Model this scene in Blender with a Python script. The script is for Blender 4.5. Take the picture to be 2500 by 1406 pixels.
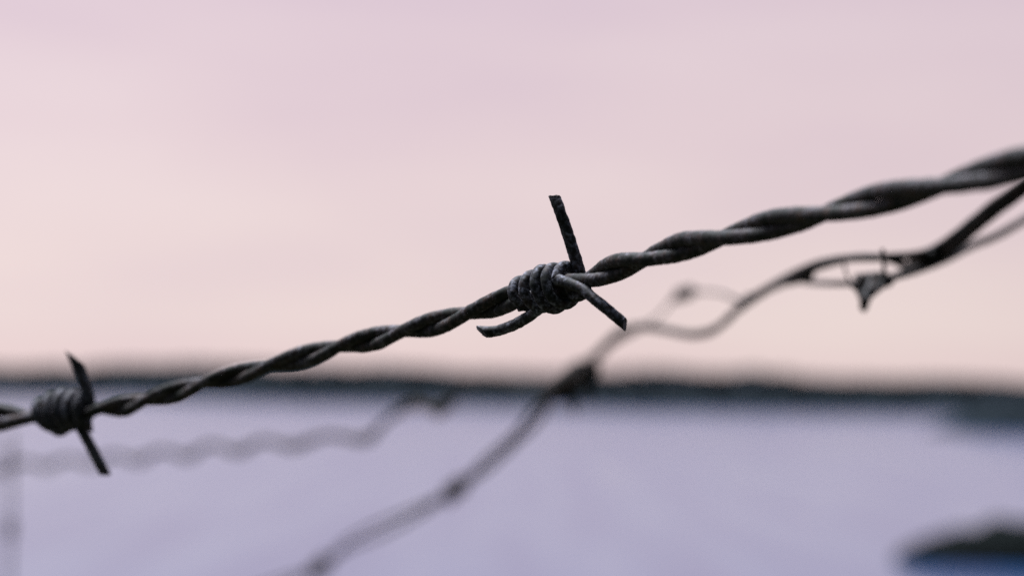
import bpy, math, random
from mathutils import Vector, Matrix, noise

for o in list(bpy.data.objects):
    bpy.data.objects.remove(o, do_unlink=True)
sc = bpy.context.scene
PI = math.pi
random.seed(7)

# ------------------------------------------------------------------ camera
W, H = 2500.0, 1406.0                 # picture frame the measurements refer to
LENS, SENSOR = 85.0, 36.0
FOCUS = 0.434                         # metres to the barb in focus
CAM_Z = 4.0                           # metres above the lake
HORIZON_Y, ROLL = 942.0, math.radians(0.62)
PX = SENSOR / W / LENS                # tangent of one frame pixel
pitch = math.atan((HORIZON_Y - H / 2) * PX)
cam_data = bpy.data.cameras.new('camera')
cam = bpy.data.objects.new('camera', cam_data)
sc.collection.objects.link(cam)
sc.camera = cam
cam_data.lens, cam_data.sensor_width = LENS, SENSOR
cam_data.clip_start, cam_data.clip_end = 0.01, 12000
cam_data.dof.use_dof = True
cam_data.dof.focus_distance = FOCUS
BLUR_INF = 87.0                       # frame pixels of blur at infinity
aper = BLUR_INF * SENSOR / W / (LENS / (FOCUS * 1000))
cam_data.dof.aperture_fstop = LENS / aper
cam_data.dof.aperture_blades = 0
cam.matrix_world = (Matrix.Translation((0, 0, CAM_Z)) @ Matrix.Rotation(PI / 2 + pitch, 4, 'X')
                    @ Matrix.Rotation(ROLL, 4, 'Z'))
CM = cam.matrix_world.copy()
CAM = CM.translation
RIGHT, UP, BACK = (CM.to_3x3() @ Vector(v) for v in ((1, 0, 0), (0, 1, 0), (0, 0, 1)))

# ------------------------------------------------------------------ light
SUN_ELEV, SUN_AZ = math.radians(66), math.radians(325)     # azimuth clockwise from +Y
world = bpy.data.worlds.new('World')
sc.world = world
world.use_nodes = True
nt = world.node_tree
nt.nodes.clear()
def N(tree, t, **kw):
    n = tree.nodes.new(t)
    for k, v in kw.items():
        setattr(n, k, v)
    return n
def L(tree, a, b):
    tree.links.new(a, b)
def ramp(tree, fac, stops, interp='LINEAR'):
    r = N(tree, 'ShaderNodeValToRGB')
    r.color_ramp.interpolation = interp
    els = r.color_ramp.elements
    while len(els) < len(stops):
        els.new(0.5)
    for e, (p, c) in zip(els, stops):
        e.position = p
        e.color = (*c, 1)
    L(tree, fac, r.inputs['Fac'])
    return r.outputs['Color']
def mixc(tree, fac, a, b, blend='MIX'):
    m = N(tree, 'ShaderNodeMix', data_type='RGBA', blend_type=blend)
    for sock, v in ((m.inputs['Factor'], fac), (m.inputs['A'], a), (m.inputs['B'], b)):
        if hasattr(v, 'is_output'):
            L(tree, v, sock)
        else:
            sock.default_value = v if not isinstance(v, tuple) or len(v) == 4 else (*v, 1)
    return m.outputs['Result']

tc = N(nt, 'ShaderNodeTexCoord')
sep = N(nt, 'ShaderNodeSeparateXYZ'); L(nt, tc.outputs['Generated'], sep.inputs[0])
sky = N(nt, 'ShaderNodeTexSky', sky_type='NISHITA')
sky.sun_disc = False
sky.sun_elevation, sky.sun_rotation = SUN_ELEV, SUN_AZ
skys = mixc(nt, 1.0, sky.outputs[0], (0.075, 0.075, 0.075), 'MULTIPLY')
# veil of dusk cloud: pink low down, lavender blue overhead
veil = ramp(nt, sep.outputs['Z'], [
    (0.00, (0.830, 0.640, 0.645)), (0.025, (0.880, 0.722, 0.705)), (0.06, (0.862, 0.702, 0.705)),
    (0.10, (0.825, 0.660, 0.695)), (0.17, (0.790, 0.632, 0.700)), (0.35, (0.52, 0.53, 0.74)),
    (0.65, (0.42, 0.43, 0.64)), (1.0, (0.36, 0.39, 0.60))])
# broad streaks of thin cloud
mp = N(nt, 'ShaderNodeMapping'); mp.inputs['Scale'].default_value = (1.0, 1.0, 4.5)
mp.inputs['Rotation'].default_value = (0, math.radians(4), 0)
L(nt, tc.outputs['Generated'], mp.inputs[0])
nz = N(nt, 'ShaderNodeTexNoise'); nz.inputs['Scale'].default_value = 5.5
nz.inputs['Detail'].default_value = 3.0; nz.inputs['Roughness'].default_value = 0.45
L(nt, mp.outputs[0], nz.inputs['Vector'])
streak = ramp(nt, nz.outputs['Fac'], [(0.32, (0.955, 0.945, 0.975)), (0.5, (1.0, 1.0, 1.0)), (0.68, (1.03, 1.045, 1.03))])
veil = mixc(nt, 1.0, veil, streak, 'MULTIPLY')
# the afterglow is ahead; the sky dims towards the side turned away from it
away = N(nt, 'ShaderNodeMapRange', interpolation_type='SMOOTHSTEP')
L(nt, sep.outputs['Y'], away.inputs['Value'])
for k, v in (('From Min', -0.45), ('From Max', 0.95), ('To Min', 0.0), ('To Max', 1.0)):
    away.inputs[k].default_value = v
dim = mixc(nt, away.outputs[0], (0.07, 0.10, 0.13), (1, 1, 1))
veil = mixc(nt, 1.0, veil, dim, 'MULTIPLY')
side = N(nt, 'ShaderNodeMapRange', interpolation_type='SMOOTHSTEP')      # glow a little to the left
L(nt, sep.outputs['X'], side.inputs['Value'])
for k, v in (('From Min', -0.5), ('From Max', 0.5), ('To Min', 1.05), ('To Max', 0.91)):
    side.inputs[k].default_value = v
veil = mixc(nt, 1.0, veil, side.outputs[0], 'MULTIPLY')
skymix = mixc(nt, 0.93, skys, veil)
bg = N(nt, 'ShaderNodeBackground'); bg.inputs['Strength'].default_value = 0.5
L(nt, skymix, bg.inputs['Color'])
wo = N(nt, 'ShaderNodeOutputWorld'); L(nt, bg.outputs[0], wo.inputs['Surface'])

sun_data = bpy.data.lights.new('sun', 'SUN')
sun_data.energy, sun_data.angle, sun_data.color = 5.0, math.radians(30), (0.86, 0.88, 1.0)
sun = bpy.data.objects.new('sun', sun_data)
sc.collection.objects.link(sun)
sdir = Vector((math.sin(SUN_AZ) * math.cos(SUN_ELEV), math.cos(SUN_AZ) * math.cos(SUN_ELEV), math.sin(SUN_ELEV)))
sun.rotation_euler = sdir.to_track_quat('Z', 'Y').to_euler()
sun.location = (0, 0, 20)

vs = sc.view_settings
vs.view_transform, vs.look, vs.exposure, vs.gamma = 'Standard', 'None', 1.0, 1.0
vs.use_curve_mapping = False
sc.cycles.use_denoising = False          # leaves the fine grain of a long lens picture
sc.cycles.use_adaptive_sampling = False

# ------------------------------------------------------------------ helpers
def at(px, py, inv=1.0):
    """point seen at frame pixel (px, py), FOCUS/inv metres in front of the camera"""
    d = FOCUS / inv
    return CAM + d * (-BACK + RIGHT * ((px - W / 2) * PX) + UP * ((H / 2 - py) * PX))
def on_plane(px, py, z=0.0):
    r = -BACK + RIGHT * ((px - W / 2) * PX) + UP * ((H / 2 - py) * PX)
    return CAM + r * ((z - CAM.z) / r.z)
MM = FOCUS * PX                        # metres per frame pixel at the focus distance

def catmull(pts, step):
    """dense Catmull-Rom (centripetal-ish, chord parameter) through tuples"""
    out = []
    n = len(pts)
    for i in range(n - 1):
        p0 = pts[max(i - 1, 0)]; p1 = pts[i]; p2 = pts[i + 1]; p3 = pts[min(i + 2, n - 1)]
        d = math.hypot(p2[0] - p1[0], p2[1] - p1[1])
        m = max(2, int(d / step))
        for j in range(m):
            t = j / m
            v = []
            for a, b, c, e in zip(p0, p1, p2, p3):
                v.append(0.5 * ((2 * b) + (-a + c) * t + (2 * a - 5 * b + 4 * c - e) * t * t
                                + (-a + 3 * b - 3 * c + e) * t ** 3))
            out.append(tuple(v))
    out.append(tuple(pts[-1]))
    return out
def lerp_table(tab, x):
    if x <= tab[0][0]:
        return tab[0][1]
    for (x0, y0), (x1, y1) in zip(tab, tab[1:]):
        if x <= x1:
            return y0 + (y1 - y0) * (x - x0) / (x1 - x0)
    return tab[-1][1]

def empty(name, loc, label, cat, group=None):
    o = bpy.data.objects.new(name, None)
    sc.collection.objects.link(o)
    o.location = loc
    o.empty_display_size = 0.02
    tag(o, label, cat, group)
    return o
def tag(o, label, cat=None, group=None, kind=None):
    if label: o['label'] = label
    if cat: o['category'] = cat
    if group: o['group'] = group
    if kind: o['kind'] = kind
def mesh_obj(name, verts, faces, mat, parent=None, origin=Vector((0, 0, 0)), smooth=True):
    me = bpy.data.meshes.new(name)
    me.from_pydata([tuple(v - origin) for v in verts], [], faces)
    me.polygons.foreach_set('use_smooth', [smooth] * len(me.polygons))
    me.materials.append(mat)
    me.update()
    o = bpy.data.objects.new(name, me)
    sc.collection.objects.link(o)
    if parent:
        o.parent = parent
    else:
        o.location = origin
    return o

def tube(path, radii, nseg=16, rough=0.05, fine=900.0, cut_end=None, cut_start=None, lump=0.04, seed=0.0):
    """swept wire with a pitted surface; cut_* = (direction, slope) slices an end off obliquely"""
    n = len(path)
    if not hasattr(radii, '__len__'):
        radii = [radii] * n
    T = []
    for i in range(n):
        a, b = path[max(i - 1, 0)], path[min(i + 1, n - 1)]
        T.append((b - a).normalized())
    S = [0.0]
    for i in range(1, n):
        S.append(S[-1] + (path[i] - path[i - 1]).length)
    u = T[0].orthogonal().normalized()
    verts, faces = [], []
    off = Vector((seed, seed * 1.7, -seed * 0.6))
    for i in range(n):
        u = (u - T[i] * u.dot(T[i])).normalized()
        w = T[i].cross(u)
        r = radii[i]
        for k in range(nseg):
            a = 2 * PI * k / nseg
            rad = u * math.cos(a) + w * math.sin(a)
            p = path[i] + rad * r
            q = p * fine + off
            f = 1 + rough * noise.noise(q) + rough * 0.6 * noise.noise(q * 2.3) + lump * noise.noise(p * (fine * 0.28) + off)
            p = path[i] + rad * (r * f)
            if cut_end is not None:
                cd, k2 = cut_end
                cd = (cd - T[-1] * cd.dot(T[-1])).normalized()
                lim = S[-1] - k2 * (rad.dot(cd) * r + r) + rough * 5.0 * r * noise.noise(q * 1.6)
                if S[i] > lim:
                    p += T[i] * (lim - S[i])
            if cut_start is not None:
                cd, k2 = cut_start
                cd = (cd - T[0] * cd.dot(T[0])).normalized()
                lim = k2 * (rad.dot(cd) * r + r)
                if S[i] < lim:
                    p += T[i] * (lim - S[i])
            verts.append(p)
    for i in range(n - 1):
        for k in range(nseg):
            a, b = i * nseg + k, i * nseg + (k + 1) % nseg
            faces.append((a, b, b + nseg, a + nseg))
    faces.append(tuple(reversed(range(nseg))))
    faces.append(tuple(range((n - 1) * nseg, n * nseg)))
    return verts, faces

# ------------------------------------------------------------------ materials
def new_mat(name):
    m = bpy.data.materials.new(name)
    m.use_nodes = True
    t = m.node_tree
    b = t.nodes['Principled BSDF']
    return m, t, b
def noise_fac(t, co, scale, detail=4, rough=0.6, dist=0.0):
    n = N(t, 'ShaderNodeTexNoise')
    n.inputs['Scale'].default_value = scale
    n.inputs['Detail'].default_value = detail
    n.inputs['Roughness'].default_value = rough
    n.inputs['Distortion'].default_value = dist
    L(t, co, n.inputs['Vector'])
    return n.outputs['Fac']
def wire_material(name, zinc=0.55, zinc_col=(0.26, 0.26, 0.29), rust_scale=1.0):
    m, t, b = new_mat(name)
    co = N(t, 'ShaderNodeTexCoord').outputs['Object']
    big = noise_fac(t, co, 160, 5, 0.65)
    fine = noise_fac(t, co, 1300, 3, 0.6)
    mid = noise_fac(t, co, 420, 5, 0.7, 0.4)
    k = rust_scale
    rust = ramp(t, mid, [(0.30, (0.008 * k, 0.013 * k, 0.008 * k)), (0.50, (0.018 * k, 0.018 * k, 0.010 * k)), (0.66, (0.115 * k, 0.052 * k, 0.018 * k))])
    patch = N(t, 'ShaderNodeMapRange', interpolation_type='SMOOTHSTEP')
    L(t, big, patch.inputs['Value'])
    for kk, vv in (('From Min', 0.50), ('From Max', 0.64), ('To Min', 0.0), ('To Max', 0.75)):
        patch.inputs[kk].default_value = vv
    rust = mixc(t, patch.outputs[0], rust, (0.085 * k, 0.040 * k, 0.016 * k))
    grey = ramp(t, fine, [(0.40, tuple(c * 0.08 for c in zinc_col)), (0.51, tuple(c * 0.40 for c in zinc_col)), (0.64, tuple(c * 1.35 for c in zinc_col))])
    add = N(t, 'ShaderNodeMath', operation='MULTIPLY_ADD')
    L(t, big, add.inputs[0]); add.inputs[1].default_value = 0.55
    L(t, mid, add.inputs[2])
    mask = N(t, 'ShaderNodeMapRange', interpolation_type='SMOOTHSTEP')
    L(t, add.outputs[0], mask.inputs['Value'])
    mask.inputs['From Min'].default_value = 0.80 - zinc * 0.4
    mask.inputs['From Max'].default_value = 1.20 - zinc * 0.4
    col = mixc(t, mask.outputs[0], rust, grey)
    L(t, col, b.inputs['Base Color'])
    rg = N(t, 'ShaderNodeMapRange'); L(t, fine, rg.inputs['Value'])
    rg.inputs['To Min'].default_value, rg.inputs['To Max'].default_value = 0.48, 0.85
    L(t, rg.outputs[0], b.inputs['Roughness'])
    b.inputs['Specular IOR Level'].default_value = 0.2
    bump = N(t, 'ShaderNodeBump'); bump.inputs['Strength'].default_value = 0.35
    bump.inputs['Distance'].default_value = 0.00006
    h = N(t, 'ShaderNodeMath', operation='MULTIPLY_ADD')
    L(t, mid, h.inputs[0]); h.inputs[1].default_value = 0.8; L(t, fine, h.inputs[2])
    L(t, h.outputs[0], bump.inputs['Height'])
    L(t, bump.outputs[0], b.inputs['Normal'])
    return m
M_WIRE = wire_material('weathered_wire', 0.45, (0.155, 0.16, 0.18))
M_BARB = wire_material('weathered_barb', 0.58, (0.20, 0.21, 0.24))
M_FAR = wire_material('dark_wire', 0.1, (0.022, 0.028, 0.036), 0.4)

m, t, b = new_mat('lake_water')
co = N(t, 'ShaderNodeTexCoord').outputs['Object']
mpw = N(t, 'ShaderNodeMapping'); mpw.inputs['Scale'].default_value = (0.6, 0.35, 1.0); L(t, co, mpw.inputs[0])
w1 = noise_fac(t, mpw.outputs[0], 1.6, 5, 0.6)
mpl = N(t, 'ShaderNodeMapping'); mpl.inputs['Scale'].default_value = (1.0, 0.055, 1.0); mpl.inputs['Rotation'].default_value = (0, 0, 0.05); L(t, co, mpl.inputs[0])
w2 = noise_fac(t, mpl.outputs[0], 0.55, 3, 0.5)
L(t, ramp(t, w2, [(0.38, (0.006, 0.052, 0.138)), (0.62, (0.040, 0.060, 0.126))]), b.inputs['Base Color'])
b.inputs['IOR'].default_value = 1.333
rr = N(t, 'ShaderNodeMapRange'); L(t, w2, rr.inputs['Value'])
rr.inputs['From Min'].default_value, rr.inputs['From Max'].default_value = 0.3, 0.7
rr.inputs['To Min'].default_value, rr.inputs['To Max'].default_value = 0.13, 0.22
L(t, rr.outputs[0], b.inputs['Roughness'])
bw = N(t, 'ShaderNodeBump'); bw.inputs['Strength'].default_value = 0.28; bw.inputs['Distance'].default_value = 0.05
L(t, w1, bw.inputs['Height']); L(t, bw.outputs[0], b.inputs['Normal'])
M_WATER = m

m, t, b = new_mat('dark_turf')
co = N(t, 'ShaderNodeTexCoord').outputs['Object']
L(t, ramp(t, noise_fac(t, co, 3.0, 6, 0.7), [(0.3, (0.012, 0.015, 0.008)), (0.7, (0.032, 0.030, 0.017))]), b.inputs['Base Color'])
b.inputs['Roughness'].default_value = 0.95
b.inputs['Specular IOR Level'].default_value = 0.1
M_TURF = m
m, t, b = new_mat('far_foliage')
co = N(t, 'ShaderNodeTexCoord').outputs['Object']
L(t, ramp(t, noise_fac(t, co, 0.35, 5, 0.7), [(0.3, (0.004, 0.009, 0.012)), (0.7, (0.009, 0.017, 0.021))]), b.inputs['Base Color'])
b.inputs['Roughness'].default_value = 0.9
b.inputs['Specular IOR Level'].default_value = 0.1
M_FOL = m
m, t, b = new_mat('wet_rock')
co = N(t, 'ShaderNodeTexCoord').outputs['Object']
rk = noise_fac(t, co, 1.8, 8, 0.7)
L(t, ramp(t, rk, [(0.3, (0.004, 0.007, 0.006)), (0.7, (0.012, 0.015, 0.014))]), b.inputs['Base Color'])
b.inputs['Roughness'].default_value = 0.95
b.inputs['Specular IOR Level'].default_value = 0.04
br = N(t, 'ShaderNodeBump'); br.inputs['Distance'].default_value = 0.15; L(t, rk, br.inputs['Height']); L(t, br.outputs[0], b.inputs['Normal'])
M_ROCK = m

# ------------------------------------------------------------------ the setting
R = 5000
o = mesh_obj('lake_water', [Vector(v) for v in ((-R, -R, 0), (R, -R, 0), (R, R, 0), (-R, R, 0))], [(0, 1, 2, 3)], M_WATER, smooth=False)
tag(o, 'calm lavender lake stretching to the far shore', kind='structure')

# grassy bank the fence stands on (drops to the lake below the frame)
def bank_z(x, y):
    k = min(max((y - 5.5) / 8.0, 0), 1)
    return 2.78 - 3.4 * k * k * (3 - 2 * k) + 0.10 * noise.noise((x * 0.5, y * 0.5, 0)) + 0.03 * noise.noise((x * 2, y * 2, 3))
ys = [-400, -200, -100, -60] + [-40 + i for i in range(58)]
xs = [-400, -200, -100, -60] + [-40 + 1.25 * i for i in range(65)] + [60, 100, 200, 400]
vv = [Vector((x, y, bank_z(x, y))) for y in ys for x in xs]
nx = len(xs)
ff = [(j * nx + i, j * nx + i + 1, (j + 1) * nx + i + 1, (j + 1) * nx + i) for j in range(len(ys) - 1) for i in range(nx - 1)]
o = mesh_obj('ground', vv, ff, M_TURF)
tag(o, 'dark grassy bank under the fence', kind='structure')

# far shore: a low wooded rise across the lake
TOP = [(-600, 915), (0, 917), (150, 918), (260, 911), (480, 905), (620, 911), (780, 914), (900, 914), (1050, 921), (1200, 929),
       (1340, 934), (1480, 930), (1600, 922), (1710, 931), (1830, 927), (1920, 935), (2000, 946), (2060, 951),
       (2200, 949), (2330, 951), (2500, 959), (3100, 962)]
BOT = [(-600, 950), (0, 952), (300, 954), (700, 966), (1100, 975), (1500, 985), (2000, 994), (2500, 1002), (3100, 1008)]
vv, ff = [], []
cols = list(range(-600, 3101, 20))
ND = 9
blobs = []
for i, px in enumerate(cols):
    sh = on_plane(px, lerp_table(BOT, px) + 15)
    away_dir = Vector((sh.x, sh.y - 0, 0)).normalized()
    dist = math.hypot(sh.x, sh.y)
    hor = HORIZON_Y + (px - W / 2) * math.tan(ROLL)
    h_top = CAM_Z + (hor - lerp_table(TOP, px) + 25) * PX * dist
    for j in range(ND):
        k = j / (ND - 1)
        prof = [-0.4, 0.34, 0.56, 0.72, 0.84, 0.90, 0.93, 0.88, -0.1][j]
        nzv = noise.noise((px * 0.011, j * 0.7, 1.0))
        z = h_top * (prof + (0.10 * nzv if 0 < j < 8 else 0)) if prof > 0 else -0.5
        p = sh + away_dir * (k * 90 - 2)
        vv.append(Vector((p.x, p.y, z)))
        if 1 <= j <= 6:
            for q in range(2):
                pp = p + Vector((random.uniform(-3, 3), random.uniform(-4, 4), 0))
                tall = h_top * (0.60 + 0.40 * j / 6) * random.uniform(0.90, 1.02)
                blobs.append((pp.x, pp.y, max(z, 0.1), tall))
for i in range(len(cols) - 1):
    for j in range(ND - 1):
        a = i * ND + j
        ff.append((a, a + ND, a + ND + 1, a + 1))
o = mesh_obj('hills', vv, ff, M_FOL)
tag(o, 'low dark wooded rise along the far shore', kind='structure')
# trees on it: crowns of many clumps, one far-off mass
def ico():
    f = (1 + 5 ** 0.5) / 2
    v = [Vector(p).normalized() for p in ((-1, f, 0), (1, f, 0), (-1, -f, 0), (1, -f, 0), (0, -1, f), (0, 1, f), (0, -1, -f),
         (0, 1, -f), (f, 0, -1), (f, 0, 1), (-f, 0, -1), (-f, 0, 1))]
    fc = [(0, 11, 5), (0, 5, 1), (0, 1, 7), (0, 7, 10), (0, 10, 11), (1, 5, 9), (5, 11, 4), (11, 10, 2), (10, 7, 6), (7, 1, 8),
          (3, 9, 4), (3, 4, 2), (3, 2, 6), (3, 6, 8), (3, 8, 9), (4, 9, 5), (2, 4, 11), (6, 2, 10), (8, 6, 7), (9, 8, 1)]
    return v, fc
IV, IF = ico()
vv, ff = [], []
for (x, y, z0, tall) in blobs:
    hgt = max(tall - z0, 0.8)
    wid = hgt * random.uniform(0.45, 0.8) + 0.6
    for q in range(5):
        c = Vector((x + random.uniform(-0.5, 0.5) * wid, y + random.uniform(-0.5, 0.5) * wid, z0 + hgt * (0.25 + 0.15 * q) * random.uniform(0.85, 1.0)))
        rr_ = wid * random.uniform(0.30, 0.5) * (1.15 - 0.13 * q)
        base = len(vv)
        for v in IV:
            vv.append(c + Vector((v.x * rr_, v.y * rr_, v.z * rr_ * 0.8)) * random.uniform(0.7, 1.2))
        ff += [(a + base, b_ + base, c_ + base) for a, b_, c_ in IF]
o = mesh_obj('far_woods', vv, ff, M_FOL, smooth=False)
tag(o, 'blurred dark tree line along the far shore of the lake', 'woods', kind='stuff')

# rocky islets in the lake
def islet(name, px0, px1, py_water, h_frame, label, depth_ratio, seed, profile, mat):
    a, c = on_plane(px0, py_water), on_plane(px1, py_water)
    ctr = (a + c) / 2
    half = (c - a).length / 2
    dist = math.hypot(ctr.x, ctr.y)
    hh = h_frame * PX * dist
    nu, nv = 64, 22
    verts, faces = [], []
    for i in range(nu + 1):
        s = -1 + 2 * i / nu
        for j in range(nv + 1):
            q = -1 + 2 * j / nv
            wdt = max(1 - abs(s) ** 2.2, 0.0) ** 0.5 * half * depth_ratio
            cross = max(1 - abs(q) ** 2.4, 0)
            p = Vector((s * half, q * wdt, 0))
            nn = noise.noise(Vector((p.x * 2.2 / half * 1.6, p.y * 2.2 / half * 1.6, seed))) * 0.14 + noise.noise(Vector((p.x * 9 / half, p.y * 9 / half, seed))) * 0.12
            z = hh * (lerp_table(profile, s) * cross * (1 + nn)) - 0.06 * hh
            if q in (-1, 1) or abs(s) == 1:
                z = -0.3
            verts.append(ctr + Vector((p.x, p.y, z)))
    for i in range(nu):
        for j in range(nv):
            k = i * (nv + 1) + j
            faces.append((k, k + nv + 1, k + nv + 2, k + 1))
    ob = mesh_obj(name, verts, faces, mat, origin=ctr)
    tag(ob, label, 'rock', 'rocky islets in the lake')
    return ob
islet('rocky_islet', 2190, 3150, 1376, 108, 'low dark pointed rock in the lake at the bottom right corner', 0.30, 2.0,
      [(-1, 0.2), (-0.9, 0.45), (-0.7, 0.78), (-0.4, 1.0), (0, 1.04), (0.4, 0.9), (1, 0.1)], M_ROCK)
islet('rocky_islet', 2330, 2900, 1056, 76, 'dark hazy islet just below the far shore at the right edge', 0.35, 5.0,
      [(-1, 0.08), (-0.85, 0.3), (-0.6, 0.75), (-0.3, 1.0), (0.5, 0.8), (1, 0.2)], M_FOL)

# ------------------------------------------------------------------ barbed wire in focus
def inv_main(x):
    tt = x - 1340.0
    return (1 + 0.00024 * tt + 6e-8 * tt * tt) if tt > -1500 else 0.775
CENTER = [(-520, 1085), (-250, 1052), (-80, 1030), (0, 1019), (78, 1020), (150, 1004), (250, 999), (355, 979), (495, 938), (656, 895), (831, 847),
          (983, 811), (1143, 767), (1215, 742), (1275, 716), (1335, 706), (1431, 681), (1570, 630), (1761, 578), (2008, 520), (2293, 452),
          (2500, 400), (2700, 343), (3050, 240)]
NODES = [(-520, -11 * PI), (-280, -9 * PI), (-90, -8 * PI), (78, -7 * PI), (248, -6 * PI), (355, -5 * PI), (495, -4 * PI), (656, -3 * PI), (831, -2 * PI),
         (983, -PI), (1143, 0), (1275, 0.78 * PI), (1345, 0.52 * PI), (1431, 0), (1570, -PI), (1761, -2 * PI), (2008, -3 * PI), (2293, -4 * PI), (2640, -5 * PI), (3050, -6 * PI)]
SEP = [(-400, 1.5), (0, 1.42), (60, 1.1), (120, 1.0), (3000, 1.0)]
def phase(x):
    s = 0
    for k in range(-3, 4):
        s += lerp_table(NODES, x + k * 8)
    return s / 7
R_S, R_W = 16.6 * MM, 13.8 * MM
dense = catmull(CENTER, 3.0)
def main_frame(x):
    """axis point, tangent, up and toward-camera vectors of the wire at frame column x"""
    i = min(range(len(dense)), key=lambda k: abs(dense[k][0] - x))
    a, c = dense[max(i - 3, 0)], dense[min(i + 3, len(dense) - 1)]
    f = (x - a[0]) / (c[0] - a[0])
    y = a[1] + (c[1] - a[1]) * f
    p = at(x, y, inv_main(x))
    T = (at(c[0], c[1], inv_main(c[0])) - at(a[0], a[1], inv_main(a[0]))).normalized()
    tocam = (CAM - p).normalized()
    V = (tocam - T * tocam.dot(T)).normalized()
    U = V.cross(T) if V.cross(T).dot(UP) > 0 else T.cross(V)
    return p, T, U, V

base = at(1340, 706)
main = empty('barbed_wire', base, 'sharp weathered barbed wire rising across the whole picture in front', 'barbed wire', 'barbed wire lines of the fence')
p1, p2 = [], []
for d in dense:
    x = d[0]
    p, T, U, V = main_frame(x)
    ph = phase(x)
    e = R_S * lerp_table(SEP, x)
    wob = 0.95 + 0.04 * noise.noise((x * 0.012, 0, 4))
    v = (V * math.cos(ph) + U * math.sin(ph)) * e * wob
    p1.append(p + v); p2.append(p - v)
for k, pth in enumerate((p1, p2)):
    v, f = tube(pth, [R_S * lerp_table([(-100, 1.3), (20, 1.25), (95, 1.0)], d[0]) for d in dense], 22, 0.06, 1000, lump=0.07, seed=k * 3.1)
    mesh_obj('strand', v, f, M_WIRE, main, base)

def wrap_path(x_of, th0, th1, r_w, n, slack=1.0, prof=None, wild=0.07):
    """barb wire wound round the strand pair; x_of(theta) gives the frame column"""
    out = []
    for i in range(n + 1):
        th = th0 + (th1 - th0) * i / n
        x = x_of(th)
        p, T, U, V = main_frame(x)
        ph = phase(x)
        if prof:                                                # measured half-height and half-depth
            jit = 1 + wild * noise.noise((th * 0.45, 3.0, wild * 40))
            a, c = lerp_table(prof[0], x) * MM * jit, lerp_table(prof[1], x) * MM * jit
            out.append(p + V * (math.cos(th) * c) + U * (math.sin(th) * a))
            continue
        a, c = (2 * R_S + r_w) * slack, (R_S + r_w) * slack     # hugging ellipse round the pair
        rel = th - ph
        rad = 1 / math.sqrt((math.cos(rel) / a) ** 2 + (math.sin(rel) / c) ** 2)
        out.append(p + (V * math.cos(th) + U * math.sin(th)) * rad)
    return out
def px_path(pts, step=2.0, back=None):
    """dense world path from (px, py, inv, metres toward camera)"""
    out = []
    for q in catmull(pts, step):
        p = at(q[0], q[1], q[2])
        out.append(p + (CAM - p).normalized() * q[3])
    return out
def build_prong(parent, origin, path, r, mat, cut, rough=0.06, fine=900, taper=0.0, seed=0.0, nseg=18):
    n = len(path)
    rad = [r * (1 - taper * (i / (n - 1)) ** 2) for i in range(n)]
    v, f = tube(path, rad, nseg, rough, fine, cut_end=cut, seed=seed)
    return mesh_obj('prong', v, f, mat, parent, origin)

# the barb in focus: one wire wound five times round the strands
tops = [(PI / 2 + 2 * PI, 1253), (PI / 2, 1279), (PI / 2 - 2 * PI, 1305), (PI / 2 - 4 * PI, 1333), (PI / 2 - 6 * PI, 1359), (PI / 2 - 8 * PI, 1388), (PI / 2 - 10 * PI, 1418)]
tops_r = sorted(tops)
x_main = lambda th: lerp_table(tops_r, th)
TH_END = PI / 2 - 8 * PI - 1.15
coil = wrap_path(x_main, PI / 2 + 1.1 * PI, TH_END, R_W, 420,
                 prof=([(1255, 26), (1280, 33), (1306, 41), (1334, 50), (1360, 48), (1388, 45), (1410, 42)],
                       [(1255, 36), (1280, 40), (1310, 40), (1345, 37), (1388, 38), (1420, 40)]))
v, f = tube(coil, R_W * 0.97, 18, 0.07, 1000, seed=9.0)
barb = mesh_obj('barb', v, f, M_BARB, main, base)
tag(barb, 'tight five turn barb in sharp focus')
# lower right prong runs on from the last turn across the front
e = coil[-1]
loc = CM.inverted() @ e
ex, ey = W / 2 + loc.x / -loc.z / PX, H / 2 - loc.y / -loc.z / PX
einv = FOCUS / -loc.z
pr = [tuple(coil[-10])] 
c0 = coil[-16:]
im = inv_main
ctl = [(ex, ey, einv, 0.0), (1420, 703, im(1420), 0.0034), (1445, 725, im(1440), 0.0034), (1485, 757, im(1460), 0.0030), (1534, 799, im(1475), 0.0025)]
path = c0[:-1] + px_path(ctl, 2.0)
build_prong(barb, base, path, R_W * 0.97, M_BARB, (UP * 0.6 - RIGHT * 0.2, 0.8), seed=1.0)
# upper prong, rising from behind the strands
path = px_path([(1426, 716, im(1424), -0.0030), (1420, 686, im(1418), -0.0034), (1411, 652, im(1411), -0.0026), (1387, 574, im(1395), -0.001), (1364, 507, im(1380), 0.0), (1351, 474, im(1370), 0.0)], 1.6)
build_prong(barb, base, path, R_W * 1.10, M_BARB, (RIGHT * 0.8 + BACK * 0.6, 0.55), rough=0.10, taper=0.10, seed=2.0)
# lower left prong, bent up a little at its tip
path = px_path([(1348, 728, im(1345), 0.0005), (1328, 744, im(1328), 0.0008), (1303, 764, im(1303), 0.0010), (1272, 784, im(1275), 0.0010), (1240, 799, im(1250), 0.001), (1205, 809, im(1240), 0.001), (1160, 809, im(1230), 0.001)], 1.6)
build_prong(barb, base, path, R_W * 1.02, M_BARB, (BACK * 0.6 - UP * 0.8, 1.25), rough=0.075, seed=3.0)
# the second barb wire turns under at the right end, its last point facing away
path = px_path([(1421, 690, im(1421), -0.0030), (1431, 704, im(1426), -0.0020), (1424, 719, im(1420), -0.0008), (1404, 724, im(1405), -0.001), (1392, 714, im(1392), -0.004), (1400, 704, im(1392), -0.010), (1408, 702, im(1392), -0.020)], 2.0)
build_prong(barb, base, path, R_W * 0.95, M_BARB, (RIGHT, 0.4), seed=4.0)

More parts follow.
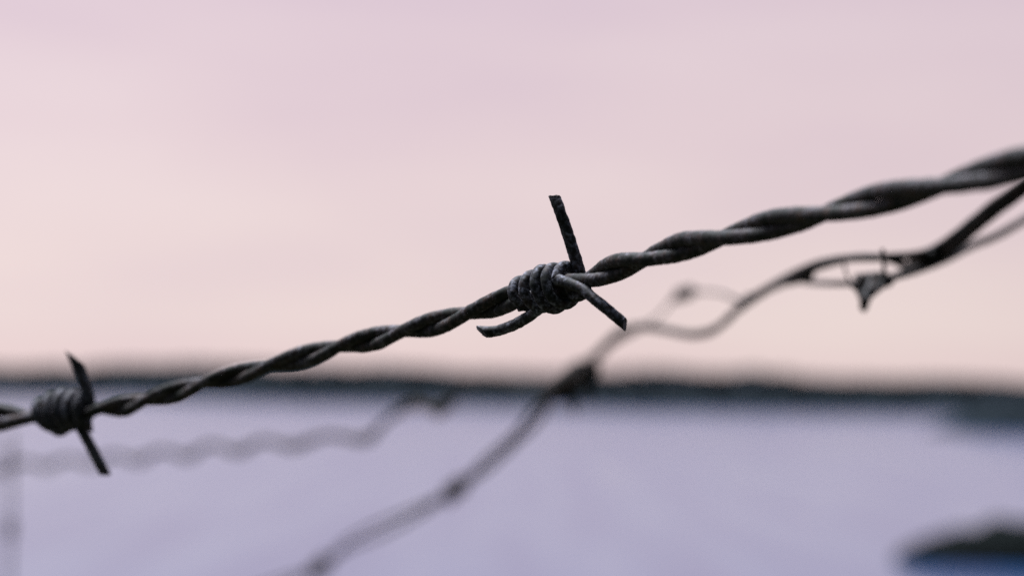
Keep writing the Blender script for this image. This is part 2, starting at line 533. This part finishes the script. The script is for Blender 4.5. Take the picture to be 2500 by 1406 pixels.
# the barb near the left edge, farther off and softer
tabs = [(PI / 2 + 2 * PI, 86), (PI / 2, 108), (PI / 2 - 2 * PI, 131), (PI / 2 - 4 * PI, 155), (PI / 2 - 6 * PI, 180), (PI / 2 - 8 * PI, 205), (PI / 2 - 10 * PI, 230)]
tb2 = sorted(tabs)
coil2 = wrap_path(lambda th: lerp_table(tb2, th), PI / 2 + 0.5 * PI, PI / 2 - 9.0 * PI, R_W, 300,
                  prof=([(86, 28), (108, 40), (135, 56), (160, 55), (185, 46), (230, 42)], [(86, 38), (130, 44), (180, 42), (230, 42)]), wild=0.22)
v, f = tube(coil2, R_W * 1.08, 14, 0.06, 1000, seed=12.0)
barb2 = mesh_obj('barb', v, f, M_BARB, main, base)
tag(barb2, 'soft dark barb near the left edge')
iv = inv_main(195)
path = px_path([(222, 1005, iv, -0.001), (216, 972, iv, 0.0008), (205, 930, iv, 0.0008), (190, 890, iv, 0.0004), (172, 848, iv, 0.0)], 2.0)
build_prong(barb2, base, path, R_W * 1.36, M_BARB, (RIGHT, 1.8), seed=5.0)
path = px_path([(178, 1012, iv, 0.001), (196, 1042, iv, 0.0022), (222, 1090, iv, 0.002), (242, 1128, iv, 0.0015), (259, 1163, iv, 0.001)], 2.0)
build_prong(barb2, base, path, R_W * 1.2, M_BARB, (-RIGHT, 0.5), seed=6.0)
path = px_path([(205, 1000, iv, 0.0), (214, 1025, iv, 0.0004), (219, 1056, iv, 0.0004)], 2.0)
build_prong(barb2, base, path, R_W * 0.85, M_BARB, (-RIGHT, 0.6), seed=6.5)

# ------------------------------------------------------------------ the two blurred lines behind
R_T = 9.6 * MM
def strand_px(name, pts, parent, origin, r=R_T, mat=M_FAR, step=5.0, radii=None):
    dn = catmull(pts, step)
    path = [at(q[0], q[1], q[2]) for q in dn]
    rad = [r * q[3] for q in dn] if len(pts[0]) > 3 else r
    v, f = tube(path, rad, 12, 0.05, 900, seed=random.uniform(0, 9))
    return mesh_obj(name, v, f, mat, parent, origin)
def small_barb(parent, origin, a, c, turns, r_coil, prongs, mat=M_FAR, r=R_T * 1.25, label=None):
    """coil between two frame points a, c = (px, py, inv); prongs = lists of (px, py, inv)"""
    A, C_ = at(*a), at(*c)
    T = (C_ - A).normalized()
    V = BACK - T * BACK.dot(T); V.normalize()
    U = T.cross(V)
    n = int(turns * 22)
    path = []
    for i in range(n + 1):
        s = i / n
        th = 2 * PI * turns * s
        path.append(A + (C_ - A) * s + (U * math.sin(th) + V * math.cos(th)) * r_coil * MM)
    v, f = tube(path, r, 10, 0.05, 900, seed=random.uniform(0, 9))
    bb = mesh_obj('barb', v, f, mat, parent, origin)
    if label:
        tag(bb, label)
    for pts in prongs:
        rp = r * (pts[0][3] if len(pts[0]) > 3 else 1.0)
        pts = [q[:3] for q in pts]
        pth = [at(*q) for q in catmull(pts, 4.0)]
        build_prong(bb, origin, pth, rp, mat, (UP, 1.2), nseg=10, seed=random.uniform(0, 9))
    return bb

# second line: from the upper right, looping, then falling away to the bottom
o2 = at(1410, 920, 0.46)
wire2 = empty('barbed_wire', o2, 'blurred barbed wire sagging from the right edge down to the bottom', 'barbed wire', 'barbed wire lines of the fence')
A2 = [(2760, 262, 0.7401, 1.988), (2620, 350, 0.7279, 1.988), (2500, 447, 0.7157, 1.988), (2420, 505, 0.7066, 1.988), (2345, 566, 0.6974, 1.912), (2290, 603, 0.6913, 1.683), (2240, 621, 0.6913, 1.529), (2160, 628, 0.6974, 1.529),
      (2080, 630, 0.6913, 1.529), (2000, 643, 0.6669, 1.529), (1930, 672, 0.6425, 1.529), (1870, 706, 0.6181, 1.529), (1815, 740, 0.5937, 1.529), (1782, 775, 0.5754, 1.529), (1742, 804, 0.5571, 1.529), (1690, 815, 0.5388, 1.529),
      (1630, 805, 0.5205, 1.529), (1570, 795, 0.5053, 1.606), (1510, 815, 0.49, 1.683), (1455, 866, 0.4436, 2.194), (1410, 915, 0.4223, 2.204), (1362, 955, 0.4054, 2.214), (1309, 996, 0.389, 2.025), (1256, 1061, 0.372, 2.036),
      (1184, 1124, 0.3442, 2.052), (1110.0, 1193.0, 0.3164, 2.066), (1014, 1241, 0.2921, 2.085), (924, 1278, 0.2688, 2.102), (844.0, 1323.0, 0.2479, 2.116), (780.0, 1383.0, 0.2324, 2.132), (684, 1416, 0.2219, 2.132), (494, 1481, 0.208, 2.132),
      (294, 1551, 0.1942, 2.132)]
strand_px('strand', A2, wire2, o2)
B2 = [(2760, 278, 0.7401, 1.988), (2620, 366, 0.7279, 1.988), (2500, 465, 0.7157, 1.988), (2420, 525, 0.7066, 1.988), (2345, 588, 0.6974, 1.988), (2300, 625, 0.6913, 1.988), (2262, 645, 0.6852, 1.988), (2225, 655, 0.6852, 1.835),
      (2195, 642, 0.6852, 1.529), (2160, 631, 0.6913, 1.376), (2100, 627, 0.6852, 1.376), (2040, 640, 0.673, 1.376), (1990, 655, 0.6608, 1.529), (1950, 678, 0.6486, 1.835), (1905, 690, 0.6364, 1.683), (1860, 716, 0.612, 1.529),
      (1812, 748, 0.5876, 1.529), (1785, 768, 0.5754, 1.376), (1742, 808, 0.554, 1.376), (1690, 819, 0.5357, 1.376), (1630, 808, 0.5205, 1.376), (1570, 800, 0.5053, 1.529), (1510, 812, 0.49, 1.683), (1450, 874, 0.4428, 2.194),
      (1405, 925, 0.4214, 2.205), (1355, 958, 0.4042, 2.215), (1318, 1022, 0.3885, 2.025), (1261, 1079, 0.371, 2.037), (1186.0, 1146.0, 0.3428, 2.053), (1110.0, 1197.0, 0.3164, 2.066), (1026, 1253, 0.2921, 2.085), (936, 1301, 0.2688, 2.102),
      (850.6, 1336.4, 0.2473, 2.119), (780.0, 1387.0, 0.2324, 2.132), (696, 1429, 0.2219, 2.132), (506, 1503, 0.208, 2.132), (306, 1565, 0.1942, 2.132)]
strand_px('strand', B2, wire2, o2)
small_barb(wire2, o2, (2222, 652, 0.6852), (2292, 620, 0.6913), 4.5, 19, [], r=R_T * 1.6, label='dark knot where the strands join')
small_barb(wire2, o2, (1928, 684, 0.6394), (1974, 672, 0.6547), 3.5, 11, [])
small_barb(wire2, o2, (1806, 748, 0.5937), (1836, 724, 0.6120), 2.0, 12, [])
small_barb(wire2, o2, (1500, 822, 0.4655), (1535, 802, 0.4961), 2.5, 16, [])
small_barb(wire2, o2, (1362, 952, 0.4037), (1432, 903, 0.4227), 4.5, 62,
           [[(1400, 925, 0.4180), (1430, 895, 0.4209), (1450, 858, 0.4227)], [(1395, 935, 0.4133), (1400, 985, 0.4133), (1396, 1018, 0.4133)], [(1400, 925, 0.4180), (1438, 950, 0.4180), (1442, 990, 0.4180)],
            [(1410, 915, 0.4180), (1428, 935, 0.4180), (1442, 960, 0.4180)]], r=R_T * 2.5,
           label='dark barb where the blurred lines meet at the far shore')
small_barb(wire2, o2, (1096, 1206, 0.3125), (1128, 1181, 0.3182), 4.0, 54, [[(1112, 1195, 0.3154), (1096, 1216, 0.3154), (1088, 1236, 0.3154)], [(1112, 1195, 0.3154), (1140, 1166, 0.3154), (1158, 1146, 0.3154)]], r=R_T * 1.9)
small_barb(wire2, o2, (764, 1396, 0.2318), (796, 1372, 0.2356), 4.0, 66, [[(780, 1383, 0.2337), (788, 1346, 0.2337)]], r=R_T * 2.2)

# third line: a single wire from the right, tangled with the second, then a loose twist to the left
o3 = at(1080, 990, 0.34)
wire3 = empty('barbed_wire', o3, 'faintest blurred barbed wire, wavy, low across the left half', 'barbed wire', 'barbed wire lines of the fence')
A3 = [(2760, 400, 0.62), (2620, 470, 0.62), (2500, 538, 0.62), (2430, 577, 0.63), (2370, 601, 0.64), (2300, 636, 0.67), (2220, 664, 0.70), (2140, 686, 0.715), (2060, 692, 0.68), (1990, 690, 0.63), (1940, 686, 0.61),
      (1880, 706, 0.57), (1815, 735, 0.54), (1760, 716, 0.50), (1700, 713, 0.47), (1650, 727, 0.45), (1605, 775, 0.435), (1555, 806, 0.425), (1500, 834, 0.415), (1440, 890, 0.405), (1385, 930, 0.395),
      (1300, 945, 0.375), (1210, 938, 0.365), (1135, 950, 0.355), (1084, 999, 0.345)]
LOOP = [(1084, 999), (1008, 982), (945, 1022), (890, 1066), (800, 1061), (712, 1083), (645, 1073), (578, 1096), (515, 1083), (455, 1108), (395, 1097), (335, 1118), (278, 1108), (222, 1126), (165, 1117), (110, 1133), (55, 1125), (0, 1141), (-120, 1135), (-240, 1149), (-500, 1159)]
def inv3(x):
    return 0.17 + 0.17 * (x + 500) / 1586
pa = [(*q, (1.7 if q[0] > 2200 else 0.75 if 1580 < q[0] < 1800 else 1.15) if q[0] > 1500 else 1.6) for q in A3] + [(x, y, inv3(x), 1.8) for x, y in LOOP[1:]]
strand_px('strand', pa, wire3, o3)
pb = [(1380, 928, 0.398, 1.55), (1300, 947, 0.377, 2.2), (1210, 934, 0.366, 2.2), (1135, 946, 0.355, 2.2), (1084, 1002, 0.345, 2.2)]
for k, (x, y) in enumerate(LOOP[1:]):
    hi = k % 2 == 0
    pb.append((x + (5 if hi else 0), y + (12 if hi else 4), inv3(x) * (1.012 if hi else 0.997), 1.8))
strand_px('strand', pb, wire3, o3)
small_barb(wire3, o3, (1068, 1006, 0.343), (1100, 984, 0.347), 3.0, 30, [], r=R_T * 1.7)
small_barb(wire3, o3, (1652, 722, 0.455), (1688, 712, 0.465), 3.0, 24, [[(1668, 717, 0.46), (1700, 712, 0.465), (1716, 708, 0.466)], [(1666, 717, 0.46), (1640, 735, 0.455)]])
small_barb(wire3, o3, (2086, 688, 0.715), (2170, 680, 0.72), 5.5, 13,
           [[(2130, 685, 0.72), (2120, 712, 0.725), (2106, 754, 0.73)], [(2164, 686, 0.72), (2140, 704, 0.725), (2116, 724, 0.73)], [(2088, 688, 0.72), (2100, 708, 0.72), (2111, 734, 0.725)],
            [(2140, 690, 0.72), (2128, 704, 0.72), (2114, 722, 0.725)],
            [(2160, 690, 0.735, 0.4), (2158, 645, 0.75, 0.4), (2154, 606, 0.76, 0.4)], [(2078, 694, 0.715, 0.26), (2066, 668, 0.715, 0.26), (2060, 640, 0.715, 0.26)]], r=R_T * 1.7,
           label='dark wedge shaped barb hanging in the tangle at the right')

# upright stay wire at the left edge, tied to the third line
iv = inv3(20)
top = at(24, 1052, iv)
stay = empty('stay_wire', Vector((top.x, top.y, bank_z(top.x, top.y))), 'faint blurred upright stay wire at the lower left edge', 'wire')
so = stay.location.copy()
pts = [top.copy()]
nst = 60
foot = Vector((top.x - 0.006, top.y, so.z - 0.05))
path = [top.lerp(foot, i / nst) + Vector((0.0025 * math.sin(i * 0.35), 0.002 * math.cos(i * 0.5), 0)) for i in range(nst + 1)]
v, f = tube(path, 0.0015, 10, 0.05, 900)
mesh_obj('rod', v, f, M_FAR, stay, so)
def tie(z_px, turns, rc):
    c = at(24, z_px, iv)
    pth = [c + Vector((math.cos(2 * PI * turns * i / 60) * rc, math.sin(2 * PI * turns * i / 60) * rc, (i / 60 - 0.5) * 0.014)) for i in range(61)]
    vv_, ff_ = tube(pth, 0.0012, 8, 0.05, 900)
    mesh_obj('tie', vv_, ff_, M_FAR, stay, so)
tie(1118, 3, 0.0026)
tie(1290, 6, 0.0030)
